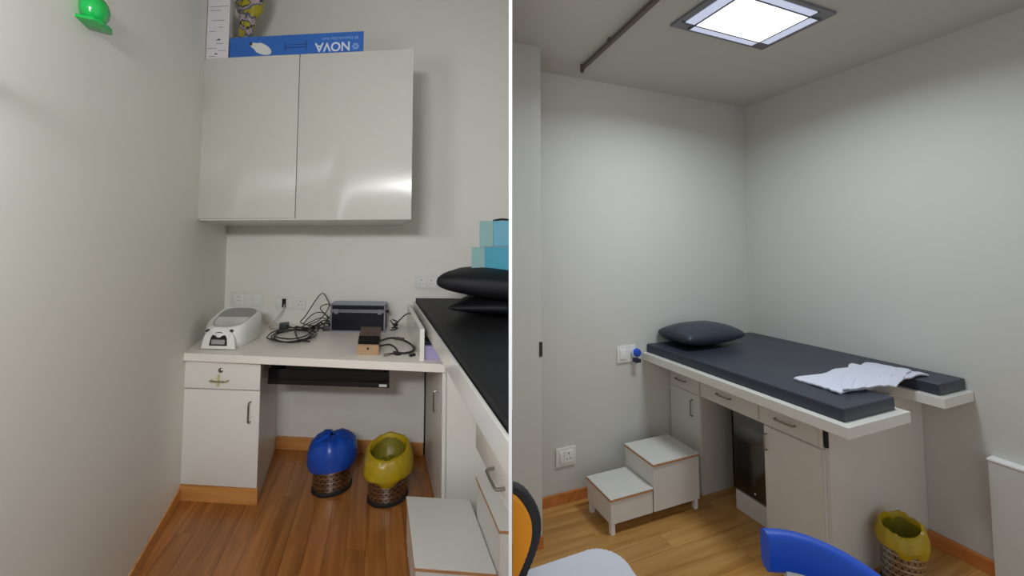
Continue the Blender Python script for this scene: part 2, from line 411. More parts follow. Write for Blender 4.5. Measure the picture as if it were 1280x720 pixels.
# ---- black keyboard tray under the desk
t = thing('keyboard_tray', 'long black keyboard tray slung under the desk top', 'tray', P(FL, -.26, 2.6, .61))
F = desk_frame(-.635, 2.42, .0, -17)
bm = N(); bx(bm, F, 0, .725, 0, .34, .628, .655, .004); obj('tray', bm, black, t, True)
bm = N(); bx(bm, F, .02, .71, .03, .32, .660, .69, .004); obj('keyboard', bm, blackg, t, True)
bm = N(); bx(bm, F, .0, .725, .004, .02, .655, .715, .003); obj('front_lip', bm, blackg, t, True)
for x in (.01, .705):
    bm = N(); bx(bm, F, x, x+.012, .02, .32, .655, .776, .001); obj('bracket', bm, rubber, t)
bm = N(); bx(bm, F, .665, .71, -.0012, 0, .634, .648); obj('sticker', bm, mat('sticker', (206, 208, 206), .5), t)

# ---- sockets
def socket_plate(label, F, W, H, mods, group=None, parent=None, m=plastc):
    """F: face frame with origin at the lower left of the plate; mods: (x0, x1, kind)"""
    t = thing('wall_socket', label, 'socket', F @ Vector((W/2, 0, 0)), group)
    bm = N(); bx(bm, F, 0, W, -.010, 0, 0, H, .003); obj('plate', bm, m, t, True)
    for x0, x1, kind in mods:
        bm = N(); bx(bm, F, x0, x1, -.0135, -.0095, H*.16, H*.84, .0015); o = obj('module' if kind != 'rocker' else 'switch', bm, plast if kind != 'dark' else black, t, True)
        cx = (x0+x1)/2
        if kind == 'socket':
            bm = N()
            for dx, dz, r in ((0, .018, .0042), (-.011, -.010, .0032), (.011, -.010, .0032)):
                G = F @ Matrix.Translation((cx+dx, -.0133, H/2+dz)) @ Matrix.Rotation(math.pi/2, 4, 'X'); cyl(bm, G, r, 0, .0012, 10)
            obj('pin_hole', bm, inkd, o)
        if kind == 'rocker':
            bm = N(); bx(bm, F, x0+.003, x1-.003, -.017, -.0132, H*.24, H*.76, .0015); obj('rocker', bm, plast, o, True)
    return t
F = face(FL, -1.176, BW, .946)
socket_plate('white wall socket plate nearest the left wall, behind the white device', F, .275, .118, [(.03, .105, 'socket'), (.115, .165, 'rocker'), (.175, .245, 'rocker')])
F = face(FL, -.80, BW, .93)
s2 = socket_plate('white wall socket plate with a small black rocker, left of the cable tangle', F, .245, .10, [(.01, .05, 'rocker'), (.055, .085, 'dark'), (.10, .135, 'rocker'), (.14, .175, 'rocker'), (.18, .235, 'socket')])
F = face(FL, .31, BW, 1.095)
socket_plate('white wall socket plate above the far end of the black mattress', F, .25, .105, [(.02, .085, 'socket'), (.10, .16, 'socket'), (.175, .225, 'rocker')])
# white cable from the second plate
bm = N(); F = FL
tube(bm, spline([P(F, -.73, 3.238, .97), P(F, -.735, 3.2, .93), P(F, -.775, 3.14, .87), P(F, -.80, 3.08, .83), P(F, -.76, 3.02, .826), P(F, -.69, 3.03, .826), P(F, -.68, 3.10, .827), P(F, -.76, 3.12, .83), P(F, -.80, 3.05, .834), P(F, -.74, 3.0, .835), P(F, -.66, 3.05, .832)]), .0045)
tag(obj('white_cable', bm, mat('white_cable', (186, 178, 172), .5), None, True), 'thin off-white cable from the wall socket looped on the desk', 'cable')

# ---- white desktop device with a face-like front
t = thing('desktop_device', 'white rounded medical device with a black arched display on its front, on the desk', 'device', P(FL, -.94, 2.62, DT))
F = desk_frame(-.935, 2.625, DT, -17)
def outline(wf, wb, L, n=40, e=3.2):
    out = []
    for k in range(n):
        a = 2*math.pi*k/n; c, s = math.cos(a), math.sin(a)
        x = math.copysign(abs(c)**(2/e), c); y = math.copysign(abs(s)**(2/e), s)
        wd = wf+(wb-wf)*(y+1)/2
        out.append((x*wd/2, y*L/2))
    return out
bm = N()
def loft(bm, F, rings, capb=True, capt=True):
    R = [[bm.verts.new(F @ Vector(p)) for p in r] for r in rings]
    n = len(R[0])
    for a, b in zip(R, R[1:]):
        for i in range(n): bm.faces.new((a[i], a[(i+1) % n], b[(i+1) % n], b[i]))
    if capb: bm.faces.new(R[0][::-1])
    if capt: bm.faces.new(R[-1])
    bmesh.ops.recalc_face_normals(bm, faces=bm.faces)
def ring(s, z, wf=.255, wb=.34, L=.44, dy=0, tilt=0): return [(x*s, y*s+dy, z + tilt*y) for x, y in outline(wf, wb, L)]
loft(bm, F, [ring(.90, 0), ring(.96, .012), ring(1, .04, dy=.0), ring(1.0, .09), ring(.98, .125, dy=.006, tilt=.08), ring(.93, .15, dy=.01, tilt=.12), ring(.85, .157, dy=.016, tilt=.14), ring(.78, .149, dy=.02, tilt=.14)])
obj('body', bm, plast, t, True)
bm = N(); loft(bm, F, [ring(.775, .1485, dy=.02, tilt=.14), ring(.74, .153, dy=.02, tilt=.14), ring(.70, .149, dy=.02, tilt=.14)]); obj('top_tray', bm, grayp, t, True)
G = F @ Matrix.Translation((0, -.216, 0)) @ Matrix.Rotation(math.radians(-10), 4, 'X')
def arch(w, h, z0, n=12, cx=0):
    pts = [(cx-w/2, z0), (cx+w/2, z0)]
    for k in range(n+1):
        a = math.pi*k/n; pts.append((cx+w/2*.92*math.cos(a), z0+h*.38+h*.62*math.sin(a)))
    return pts
bm = N(); xz(bm, G, [(x*1.0, z) for x, z in arch(.215, .122, .004)], -.012, .03, .004); obj('front_panel', bm, plast, t, True)
bm = N(); xz(bm, G, arch(.112, .078, .022), -.017, -.006, .002); dsp = obj('display', bm, black, t, True)
bm = N(); bx(bm, G, -.042, .042, -.0195, -.015, .030, .056, .003); obj('screen', bm, grayp, dsp, True)
bm = N(); GG = G @ Matrix.Translation((0, -.0165, .080)) @ Matrix.Scale(1.5, 4, (1, 0, 0)) @ Matrix.Rotation(math.pi/2, 4, 'X'); lathe(bm, GG, [(.0125, 0), (.0125, .002), (.009, .005), (.003, .006)], 18); obj('button', bm, plast, dsp, True)
for sx in (-1, 1):
    bm = N(); bx(bm, F @ Matrix.Translation((sx*.076, -.209, .108)) @ Matrix.Rotation(sx*.5, 4, 'Y'), -.009, .009, -.012, .012, -.005, .005, .002); obj('vent', bm, black, t, True)

# ---- cables on the desk
blk = mat('cable_black', (24, 24, 24), .5)
def coil(cxh, cxd, rx, ry, turns, z0, dz, seedv, n=16):
    rnd = random.Random(seedv); pts = []
    for k in range(int(turns*n)+1):
        a = 2*math.pi*k/n + .6; q = 1+.10*rnd.uniform(-1, 1)*(k % 4 == 0)
        rr = 1 - .16*math.sin(k/n*2.1)
        pts.append(P(FL, cxh+rx*rr*q*math.cos(a), cxd+ry*rr*q*math.sin(a), z0+dz*k/n+.004*rnd.random()))
    return pts
bm = N(); pts = coil(-.56, 2.77, .14, .21, 4.2, DT+.006, .006, 3); pts += [P(FL, -.50, 2.66, DT+.012), P(FL, -.42, 2.64, DT+.006)]
tube(bm, spline(pts, 3), .0042, 6)
t = tag(obj('coiled_cable', bm, blk, None, True), 'black cable coiled in a flat oval on the desk with a plug', 'cable')
bm = N(); bx(bm, local(FL, -.68, 3.03, DT+.02, .4), -.03, .03, -.022, .022, -.015, .03, .006); o = obj('plug', bm, black, t, True)
bm = N(); tube(bm, spline([P(FL, -.66, 3.02, DT+.03), P(FL, -.60, 2.99, DT+.02), P(FL, -.52, 2.96, DT+.012), P(FL, -.44, 3.02, DT+.01)]), .004, 6); obj('lead', bm, blk, t, True)
rnd = random.Random(5); bm = N()
ups = [(-.55, 3.12, .03), (-.50, 3.10, .09), (-.44, 3.08, .13), (-.38, 3.12, .11), (-.37, 3.14, .04), (-.46, 3.10, .02), (-.56, 3.06, .05), (-.52, 3.03, .11),
       (-.45, 3.1, .235), (-.405, 3.12, .28), (-.37, 3.12, .23), (-.355, 3.12, .17), (-.42, 3.1, .07), (-.50, 3.05, .03), (-.42, 3.0, .02), (-.35, 3.04, .03), (-.33, 3.1, .06), (-.42, 3.1, .16), (-.36, 3.13, .19), (-.33, 3.13, .13), (-.40, 3.1, .03), (-.52, 3.02, .012), (-.60, 3.0, .01), (-.48, 2.98, .02), (-.36, 3.02, .03), (-.32, 3.05, .05), (-.40, 3.07, .09), (-.49, 3.08, .05), (-.55, 3.04, .02)]
tube(bm, spline([P(FL, h_, d_, DT+z_*.9) for h_, d_, z_ in ups], 6), .0036, 6)
t = tag(obj('tangled_cable', bm, blk, None, True), 'tangle of thin black leads looping up beside the metal case', 'cable')
bm = N()
for k in range(3):
    q = [P(FL, -.47+.045*k+.05*math.cos(a+k), 3.02+.03*k+.06*math.sin(a+k), DT+.012+.012*k+.015*math.sin(2*a+k)) for a in [j*.55 for j in range(14)]]
    tube(bm, spline(q, 3), .0045, 6)
obj('lead', bm, blk, t, True)
bm = N(); bx(bm, local(FL, -.345, 3.02, DT+.002, .3), -.035, .035, -.02, .02, 0, .03, .005); obj('connector', bm, black, t, True)

# ---- aluminium case
t = thing('aluminium_case', 'black panelled aluminium case with silver edges at the back of the desk', 'case', P(FL, -.11, 3.1, DT))
F = desk_frame(-.327, 2.985, DT, -14)
W, Dp, Hh, lidz = .40, .17, .195, .145
alu = mat('aluminium_edge', (168, 170, 186), .35, .85); pan = mat('black_panel', (20, 20, 32), .3, var=.2, scale=60, bump=.1, bscale=200)
alutop = mat('aluminium_top', (150, 158, 170), .4, .5)
bm = N(); bx(bm, F, .006, W-.006, .006, Dp-.006, .006, lidz-.004); obj('panel', bm, pan, t)
def frame_box(bm, z0, z1, e=.010):
    for x in (0, W-e):
        for y in (0, Dp-e): bx(bm, F, x, x+e, y, y+e, z0, z1, .001)
    for z in (z0, z1-e):
        bx(bm, F, 0, W, 0, e, z, z+e, .001); bx(bm, F, 0, W, Dp-e, Dp, z, z+e, .001)
        bx(bm, F, 0, e, 0, Dp, z, z+e, .001); bx(bm, F, W-e, W, 0, Dp, z, z+e, .001)
bm = N(); frame_box(bm, 0, lidz-.001); obj('edge_frame', bm, alu, t)
bm = N(); bx(bm, F, .006, W-.006, .006, Dp-.006, lidz+.002, Hh-.005); lid = obj('lid', bm, pan, t)
bm = N(); frame_box(bm, lidz+.001, Hh); obj('lid_frame', bm, alu, lid)
bm = N(); bx(bm, F, .004, W-.004, .004, Dp-.004, Hh-.006, Hh-.001); obj('lid_top', bm, alutop, lid)
for x in (.03, W-.055):
    bm = N(); bx(bm, F, x, x+.028, -.007, 0, lidz-.02, lidz+.014, .002); obj('latch', bm, alu, t)
bm = N(); tube(bm, [(W, .05, .135), (W+.018, .05, .135), (W+.018, .12, .135), (W, .12, .135)], .006, 8, F); obj('handle', bm, black, t, True)
# ---- small black cable leaving the case to the right
bm = N(); tube(bm, spline([P(FL, .115, 3.05, DT+.075), P(FL, .14, 2.98, DT+.05), P(FL, .17, 2.95, DT+.09), P(FL, .215, 2.93, DT+.135), P(FL, .25, 2.88, DT+.15), P(FL, .285, 2.80, DT+.135), P(FL, .30, 2.7, DT+.05)]), .0042, 6)
t = tag(obj('case_cable', bm, blk, None, True), 'short black cable running from the metal case over the white upright panel', 'cable')
bm = N()
for k in range(3): tube(bm, spline([P(FL, .115+.01*k, 3.03-.03*k, DT+.01+.02*k), P(FL, .145, 2.98, DT+.025+.02*k), P(FL, .165, 3.02, DT+.03+.02*k), P(FL, .13, 3.05, DT+.02+.03*k)]), .0048, 6)
obj('lead', bm, blk, t, True)

# ---- brown and gold hand-held device
t = thing('handheld_device', 'small brown and gold hand-held device lying in front of the metal case', 'device', P(FL, -.035, 2.5, DT))
F = desk_frame(-.100, 2.375, DT, -14)
def pr(y0, y1, za, zb, m, name, par=t, x0=0, x1=.125, bev=.003):
    bm = N(); vs = [bm.verts.new(F @ Vector((x, y, z))) for x in (x0, x1) for y, z in ((y0, 0), (y1, 0), (y1, zb), (y0, za))]
    for q in ((0,1,2,3), (7,6,5,4), (0,4,5,1), (1,5,6,2), (2,6,7,3), (3,7,4,0)): bm.faces.new([vs[i] for i in q])
    bmesh.ops.recalc_face_normals(bm, faces=bm.faces); bmesh.ops.bevel(bm, geom=bm.edges[:], offset=bev, segments=2, affect='EDGES')
    return obj(name, bm, m, par, True)
pr(0, .02, .052, .054, mat('gold_plastic', (190, 156, 120), .3, .3), 'gold_front')
pr(.02, .075, .054, .09, blackg, 'dark_body')
pr(.075, .086, .09, .094, chrome, 'silver_band')
pr(.086, .165, .094, .118, mat('brown_gloss', (86, 66, 60), .22), 'brown_cover')
pr(.165, .173, .118, .121, chrome, 'rear_band')
bm = N(); cyl(bm, F @ Matrix.Translation((.062, .001, .034)) @ Matrix.Rotation(math.pi/2, 4, 'X'), .007, 0, .003, 12); obj('button', bm, inkd, t)
# ---- thick black loop cable with plugs
bm = N(); tube(bm, spline([P(FL, .02, 2.47, DT+.05), P(FL, .07, 2.60, DT+.04), P(FL, .13, 2.68, DT+.03), P(FL, .20, 2.68, DT+.012), P(FL, .235, 2.55, DT+.012), P(FL, .225, 2.44, DT+.012), P(FL, .17, 2.39, DT+.01), P(FL, .11, 2.40, DT+.012)]), .0065, 8)
t = tag(obj('loop_cable', bm, mat('cable_brown_black', (32, 26, 26), .45), None, True), 'thick black cable bent into a loop beside the brown hand-held device', 'cable')
bm = N(); tube(bm, spline([P(FL, .03, 2.44, DT+.035), P(FL, .09, 2.50, DT+.03), P(FL, .125, 2.46, DT+.02), P(FL, .13, 2.39, DT+.01), P(FL, .08, 2.37, DT+.01)]), .005, 8); obj('lead', bm, blk, t, True)
for h_, d_, y_ in ((.07, 2.36, .5), (.135, 2.385, -.3), (.215, 2.37, .8)):
    bm = N(); bx(bm, local(FL, h_, d_, DT, y_), -.016, .016, -.009, .009, 0, .014, .003); obj('connector', bm, black if h_ > .1 else chrome, t, True)
bm = N(); bx(bm, local(FL, .16, 2.67, DT+.02, -.5), -.03, .03, -.012, .012, 0, .016, .004); obj('connector', bm, mat('dark_grey', (74, 70, 68), .5), t, True)

# ---- white upright panel and lilac box in the gap
bm = N(); bx(bm, FL, .247, .272, 2.283, 3.2, DT, .985, .0015)
tag(obj('upright_panel', bm, lam, None, True), 'white upright panel standing on the desk along the couch side', 'panel')
t = thing('lilac_box', 'small lilac box with a dark slotted top in the gap beside the upright panel', 'box', P(FL, .32, 2.4, DT))
bm = N(); bx(bm, FL, .275, .375, 2.31, 2.5, DT, .89, .002); obj('body', bm, mat('lilac_card', (160, 152, 190), .6), t)
bm = N(); bx(bm, FL, .28, .35, 2.34, 2.46, .89, .905, .002); obj('dark_top', bm, mat('navy_plastic', (30, 28, 48), .4), t)

# ---- examination couch, left room side
t = thing('examination_couch', 'white built-in examination couch base right of the desk', 'couch', P(FL, .5, 2.3, 0))
bm = N(); bx(bm, FL, .297, 1.3, .85, BW-.002, .93, .985, .003); bx(bm, FL, .297, .309, .85, BW-.002, .98, 1.008, .002); obj('tray_frame', bm, lam, t)
bm = N(); bx(bm, FL, .37, 1.2, 2.26, 2.998, 0, .776); obj('far_cabinet', bm, lam2, t)
bm = N(); bx(bm, FL, .40, 1.2, 2.26, BW-.01, .825, .93); obj('support_rail', bm, lam2, t)
bm = N(); bx(bm, FL, .363, .372, 2.26, 2.84, .02, .765, .002); d1 = obj('door', bm, lam2, t, True)
handle('handle', d1, side(FL, .363, 2.84, 0), 'z', .47, .585, .11, .025, .0045)
bm = N(); bx(bm, FL, .361, .38, 2.225, 2.259, 0, .776, .003); ep = obj('end_post', bm, lam, t)
bm = N(); bx(bm, FL, .381, 1.2, 2.24, 2.256, 0, .93); obj('end_panel', bm, lam, t)
bm = N(); bx(bm, FL, .36, 1.2, .85, 1.50, .745, .928, .003); fa = obj('drawer', bm, lam, t, True)
handle('handle', fa, side(FL, .36, 1.50, 0), 'x', .275, .79, .10, .025, .0045)
bm = N(); bx(bm, FL, .365, 1.2, .80, 1.15, 0, .735, .003); nc = obj('near_cabinet', bm, lam, t, True)
# ---- mattress, pillows, teal boxes
bm = N(); bx(bm, FL, .314, 1.3, .9, BW-.004, .985, 1.032, .008, 3)
tag(obj('mattress', bm, vinyl, None, True), 'black vinyl mattress on the couch at the right edge of the desk alcove', 'mattress')
def pillow(name, F, W, L, T, m, label, power=.45, sag=0, cat='pillow', pinch=.06):
    bm = N(); n = 22; grid = {}
    for s in (1, -1):
        for i in range(n+1):
            for j in range(n+1):
                x = math.sin(math.pi/2*(-1+2*i/n)); y = math.sin(math.pi/2*(-1+2*j/n))
                if s == -1 and (i in (0, n) or j in (0, n)): grid[s, i, j] = grid[1, i, j]; continue
                th = ((1-x*x)*(1-y*y))**power if abs(x) < 1 and abs(y) < 1 else 0
                px = x*(1-pinch*(1-y*y) - .0) ; py = y*(1-pinch*(1-x*x))
                c = 1-.05*(abs(x)*abs(y))**6
                z = T/2 + s*T/2*th*(1 if s > 0 else .92) + .004*noise.noise(Vector((x*3, y*3, s)))*th*T*10
                grid[s, i, j] = bm.verts.new(F @ Vector((px*W/2*c, py*L/2*c, max(z, 0) if s > 0 else max(z, 0))))
    for s in (1, -1):
        for i in range(n):
            for j in range(n):
                q = [grid[s, i, j], grid[s, i+1, j], grid[s, i+1, j+1], grid[s, i, j+1]]
                bm.faces.new(q if s > 0 else q[::-1])
    bmesh.ops.recalc_face_normals(bm, faces=bm.faces)
    o = obj(name, bm, m, None, False)
    for p_ in o.data.polygons: p_.use_smooth = True
    return tag(o, label, cat)
pillow('pillow', local(FL, .80, 2.55, 1.033, -.1), .62, .50, .12, vinyl, 'lower flat black vinyl pillow, bottom of the pile by the partition')
pillow('pillow', local(FL, .80, 2.48, 1.118, -.12) @ Matrix.Rotation(math.radians(5), 4, 'Y'), .78, .52, .175, vinyl, 'upper plump black vinyl pillow with the teal boxes on it', power=.3, pinch=.02)
def teal_box(F, W, D, H, label, c1, c2, flap=False):
    t = thing('teal_box', label, 'box', F.translation)
    bm = N(); bx(bm, F, 0, W, 0, D, 0, H, .004); obj('body', bm, c2, t, True)
    bm = N(); bx(bm, F, -.002, .082, -.004, .03, .002, H-.001, .002); obj('end_flap', bm, c1, t)
    bm = N(); bx(bm, F, .092, W, -.004, .001, .006, H-.004, .001); obj('front_face', bm, c2, t)
    if flap:
        bm = N(); tube(bm, spline([(.06, .05, H+.004), (.12, .04, H+.010), (.20, .03, H-.002), (.26, 0, H-.02)]), .006, 8, F); obj('strap', bm, rubber, t, True)
    else:
        bm = N(); bx(bm, F, .0, .08, -.003, -.001, H-.012, H-.004); obj('slot', bm, rubber, t)
    return t
teal = mat('teal_card', (72, 158, 182), .5, var=.05); tealp = mat('pale_teal_card', (138, 176, 172), .5, var=.04); tealb = mat('light_teal_card', (106, 170, 190), .5, var=.05)
FB = M4(*(lambda x: (x, Z.cross(x), Z))(Vector((.93, -.38, 0)).normalized()), P(FL, .565, 2.46, 1.275))
teal_box(FB, .5, .24, .14, 'lower teal card box resting on the upper black pillow', tealp, teal)
FB = M4(*(lambda x: (x, Z.cross(x), Z))(Vector((.93, -.38, 0)).normalized()), P(FL, .61, 2.46, 1.418))
teal_box(FB, .5, .24, .145, 'upper pale teal card box, topmost of the stack by the partition', tealp, tealb, True)

# ---- two-step stools
def step_stool(label, F, h0, h1, h2, d0, d1, d2, d3, zl, zu, along):
    """along 'h': lower step h0..h1, upper step h1..h2"""
    t = thing('step_stool', label, 'step stool', P(F, (h0+h2)/2, (d0+d1)/2, 0))
    leg = .05
    for nm, a, b, c, e, z in (('lower_step', h0, h1, d0, d1, zl), ('upper_step', h1, h2, d2, d3, zu)):
        bm = N(); bx(bm, F, a, b, c, e, z-.014, z, .002); tr = obj('tread', bm, lam2, t, True)
        bm = N(); bx(bm, F, a-.001, b, c-.0015, c+.001, z-.013, z-.003); bx(bm, F, a-.0015, a+.001, c, e, z-.013, z-.003); obj('edge_strip', bm, edgeb, tr)
        bm = N(); bx(bm, F, a+.004, b-.003, c+.004, e-.004, leg, z-.015, .001); obj('box', bm, lam2, t)
    for a, c in ((h0+.008, d0+.006), (h0+.008, d1-.035), (h2-.035, d2+.006), (h2-.035, d3-.035)):
        bm = N(); bx(bm, F, a, a+.026, c, c+.026, 0, leg+.01, .002); obj('leg', bm, plast, t)
    return t
step_stool('white two-step stool half under the couch in the desk room', FL, .168, .47, .74, 1.63, 2.07, 1.60, 1.95, .25, .42, 'h')

# ---- waste bins
binwhite = mat('steel_band', (196, 192, 186), .22, 1, var=.05)
bluebag = mat('blue_bag', (22, 72, 170), .28, var=.25, scale=16, bump=.4, bscale=22)
yelbag = mat('yellow_bag', (176, 150, 22), .3, var=.25, scale=16, bump=.4, bscale=22)
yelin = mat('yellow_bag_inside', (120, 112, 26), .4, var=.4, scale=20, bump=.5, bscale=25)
def holes_steel(name):
    m = bpy.data.materials.new(name); m.use_nodes = True; n = m.node_tree.nodes; l = m.node_tree.links; b = n['Principled BSDF']
    b.inputs['Metallic'].default_value = 1; b.inputs['Roughness'].default_value = .3
    tc = n.new('ShaderNodeTexCoord'); sp = n.new('ShaderNodeSeparateXYZ'); l.new(tc.outputs['Object'], sp.inputs[0])
    at = n.new('ShaderNodeMath'); at.operation = 'ARCTAN2'; l.new(sp.outputs[1], at.inputs[0]); l.new(sp.outputs[0], at.inputs[1])
    def wave(src, k):
        mu = n.new('ShaderNodeMath'); mu.operation = 'MULTIPLY'; mu.inputs[1].default_value = k; l.new(src, mu.inputs[0])
        s = n.new('ShaderNodeMath'); s.operation = 'SINE'; l.new(mu.outputs[0], s.inputs[0]); return s.outputs[0]
    pr_ = n.new('ShaderNodeMath'); pr_.operation = 'MULTIPLY'; l.new(wave(at.outputs[0], 22), pr_.inputs[0]); l.new(wave(sp.outputs[2], 210), pr_.inputs[1])
    gt = n.new('ShaderNodeMath'); gt.operation = 'GREATER_THAN'; gt.inputs[1].default_value = .45; l.new(pr_.outputs[0], gt.inputs[0])
    mx = n.new('ShaderNodeMix'); mx.data_type = 'RGBA'; mx.inputs[6].default_value = lin((158, 150, 142)); mx.inputs[7].default_value = lin((84, 80, 76)); l.new(gt.outputs[0], mx.inputs[0])
    l.new(mx.outputs[2], b.inputs['Base Color']); return m
perf = holes_steel('perforated_steel')
def bin_(label, F, R, H, bag, bagin, closed, seedv, hem, RB, top, tilt=(-.05, .26)):
    t = thing('waste_bin', label, 'bin', F.translation)
    bm = N(); lathe(bm, F, [(R*.93, .012), (R*.95, .014), (R*.955, .03), (R*.99, H-.01), (R, H), (R*.97, H), (R*.93, .03)], 40); obj('body', bm, perf, t, True)
    bm = N(); lathe(bm, F, [(R*.97, 0), (R*1.02, .004), (R*1.02, .018), (R*.96, .024)], 40); obj('base_ring', bm, rubber, t, True)
    bm = N()
    for k in range(5):
        z = .05+.026*k; rr = R*(.957+.035*z/H)
        lathe(bm, F, [(rr, z-.003), (rr+.0006, z), (rr, z+.003)], 40, cap=False)
    obj('rib', bm, binwhite, t, True)
    s = seedv; F_b = F
    def fn(v, a, r, z):
        d = Vector((math.cos(a)*1.6, math.sin(a)*1.6, z*14+s))
        k = noise.noise(d*1.3)*.6+noise.noise(d*3.1)*.4
        low = 1 if z < H*.75 else .5
        v = v*1
        v.x *= 1+k*.13*low; v.y *= 1+k*.13*low; v.z += k*.022
        if not closed and z > hem+.03: v.z += v.x*tilt[0] + v.y*tilt[1]
        if z <= hem+.001: v.z += .03*noise.noise(Vector((math.cos(a)*1.3, math.sin(a)*1.3, s+5)))
        return v
    if closed:
        prof = [(R*1.04, hem), (RB*.98, hem+.012), (RB*1.04, hem+(top-hem)*.25), (RB*1.02, hem+(top-hem)*.5), (RB*.93, hem+(top-hem)*.75), (RB*.74, hem+(top-hem)*.92), (RB*.45, top), (RB*.12, top-.004)]
    else:
        prof = [(R*1.05, hem), (RB, hem+.02), (RB*1.02, hem+(top-hem)*.45), (RB*.95, hem+(top-hem)*.8), (RB*.84, top), (RB*.74, top+.002), (RB*.68, top-.02), (RB*.64, top-.07), (RB*.5, top-.11), (.01, top-.12)]
    bm = N(); lathe(bm, F, prof, 56, cap=False, fn=fn); o = obj('bag_liner', bm, bag, t, True)
    if not closed:
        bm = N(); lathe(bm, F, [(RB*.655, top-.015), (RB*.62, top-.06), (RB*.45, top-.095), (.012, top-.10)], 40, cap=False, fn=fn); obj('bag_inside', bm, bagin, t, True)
    return t
bin_('steel waste bin with a bulging blue bag, left of the yellow one', local(FL, -.245, 2.56, 0), .108, .20, bluebag, bluebag, True, 1.3, .13, .135, .305)
bin_('steel waste bin with an open yellow bag beside the blue one', local(FL, .095, 2.50, 0), .11, .20, yelbag, yelin, False, 4.2, .125, .137, .275)

# ---- green dome on the left wall
t = thing('green_dome', 'shiny green plastic dome with a small ledge high on the left wall', 'ornament', P(FL, wl(1.175), 1.175, 2.105))
gm = mat('green_plastic', (10, 150, 62), .18, var=.03, coat=.3)
dv = (P(FL, wl(3), 3, 0)-P(FL, wl(1), 1, 0)).normalized(); nr = Vector((dv.y, -dv.x, 0))
G = M4(dv, nr, Z, P(FL, wl(1.175), 1.175, 2.152) ) @ Matrix.Scale(.9, 4)
bm = N(); bmesh.ops.create_uvsphere(bm, u_segments=32, v_segments=20, radius=1)
for v in bm.verts: v.co = G @ Vector((v.co.x*.050, v.co.y*.038+.034, v.co.z*.052+.008))
obj('dome', bm, gm, t, True)
bm = N(); prism(bm, G, [(-.046, 0), (-.046, .05), (-.02, .066), (.03, .07), (.062, .062), (.066, .045), (.045, .0)], -.046, -.034, .004); obj('ledge', bm, gm, t, True)

# ---- unseen tube lamp added to brighten the near wall and streak the cabinet doors
a = P(FL, wl(.18)+.075, .18, 1.80); b = P(FL, wl(.62)+.075, .62, 1.80)
t = thing('added_tube_lamp', 'slim tube lamp added out of view on the left wall for the cabinet door streak', 'lamp', a.lerp(b, .5))
bm = N(); tube(bm, [a, b], .017, 12); obj('tube', bm, mat('added_tube_glow', (235, 238, 255), .5, emit=((240, 243, 250), 115)), t, True)
dv = (b-a).normalized(); bm = N(); bx(bm, M4(dv, Z.cross(dv), Z, a), -.02, (b-a).length+.02, .03, .05, -.012, .012, .003); obj('added_lamp_housing', bm, plast, t)

# ================================================================== RIGHT ROOM
ROOM[0] = 'R'
# ---- recessed ceiling light
t = thing('ceiling_light', 'rectangular recessed ceiling light with a bright frosted centre and grey glass rim', 'light', P(FR, 1.615, 1.21, CLG-.02))
F = M4(HR, DR, Z, P(FR, 1.615, 1.21, CLG))
glass = mat('grey_rim_glass', (118, 118, 122), .2, var=.03)
bm = N(); bx(bm, F, -.298, .298, -.17, .17, -.012, -.001, .003); obj('frame', bm, glass, t, True)
cm = mat('lit_frosted_glass', (255, 255, 255), .5, emit=((250, 252, 255), 1.5))
sm = mat('lit_rim_strip', (210, 216, 236), .3, emit=((196, 204, 232), .62))
bm = N(); bx(bm, F, -.2, .2, -.113, .113, -.018, -.012, .002); obj('diffuser', bm, cm, t)
dk = mat('dark_frame_line', (96, 96, 104), .4)
for sx in (-1, 1):
    bm = N(); bx(bm, F, sx*.238-.026, sx*.238+.026, -.113, .113, -.0165, -.012, .001); obj('rim_strip', bm, sm, t)
    bm = N(); bx(bm, F, sx*.206-.004, sx*.206+.004, -.155, .155, -.0175, -.012, .0005); obj('bar', bm, dk, t)
    bm = N(); bx(bm, F, -.2, .2, sx*.137-.015, sx*.137+.015, -.0165, -.012, .001); obj('rim_strip', bm, sm, t)
    bm = N(); bx(bm, F, -.28, .28, sx*.1175-.003, sx*.1175+.003, -.0175, -.012, .0005); obj('bar', bm, dk, t)
# ---- curtain rail on the ceiling
t = thing('curtain_rail', 'thin grey curtain rail fixed to the ceiling left of the light', 'rail', P(FR, 1.12, 1.5, CLG-.03))
a = P(FR, 1.16, 1.88, CLG-.022); b = P(FR, 1.08, .9, CLG-.022)
rl = mat('rail_metal', (104, 92, 84), .45, .3)
bm = N(); tube(bm, [a, b], 0, F=None, sec=[(-.010, -.008), (.010, -.008), (.010, .010), (-.010, .010)]); obj('rail', bm, rl, t)
bm = N(); cyl(bm, Matrix.Translation(a + Vector((0, 0, -.022))), .011, 0, .044, 12, .002); obj('end_cap', bm, rl, t, True)
for f in (.3, .7):
    q = a.lerp(b, f); bm = N(); bx(bm, Matrix.Translation(q), -.012, .012, -.012, .012, .005, .021, .001); obj('bracket', bm, rl, t)

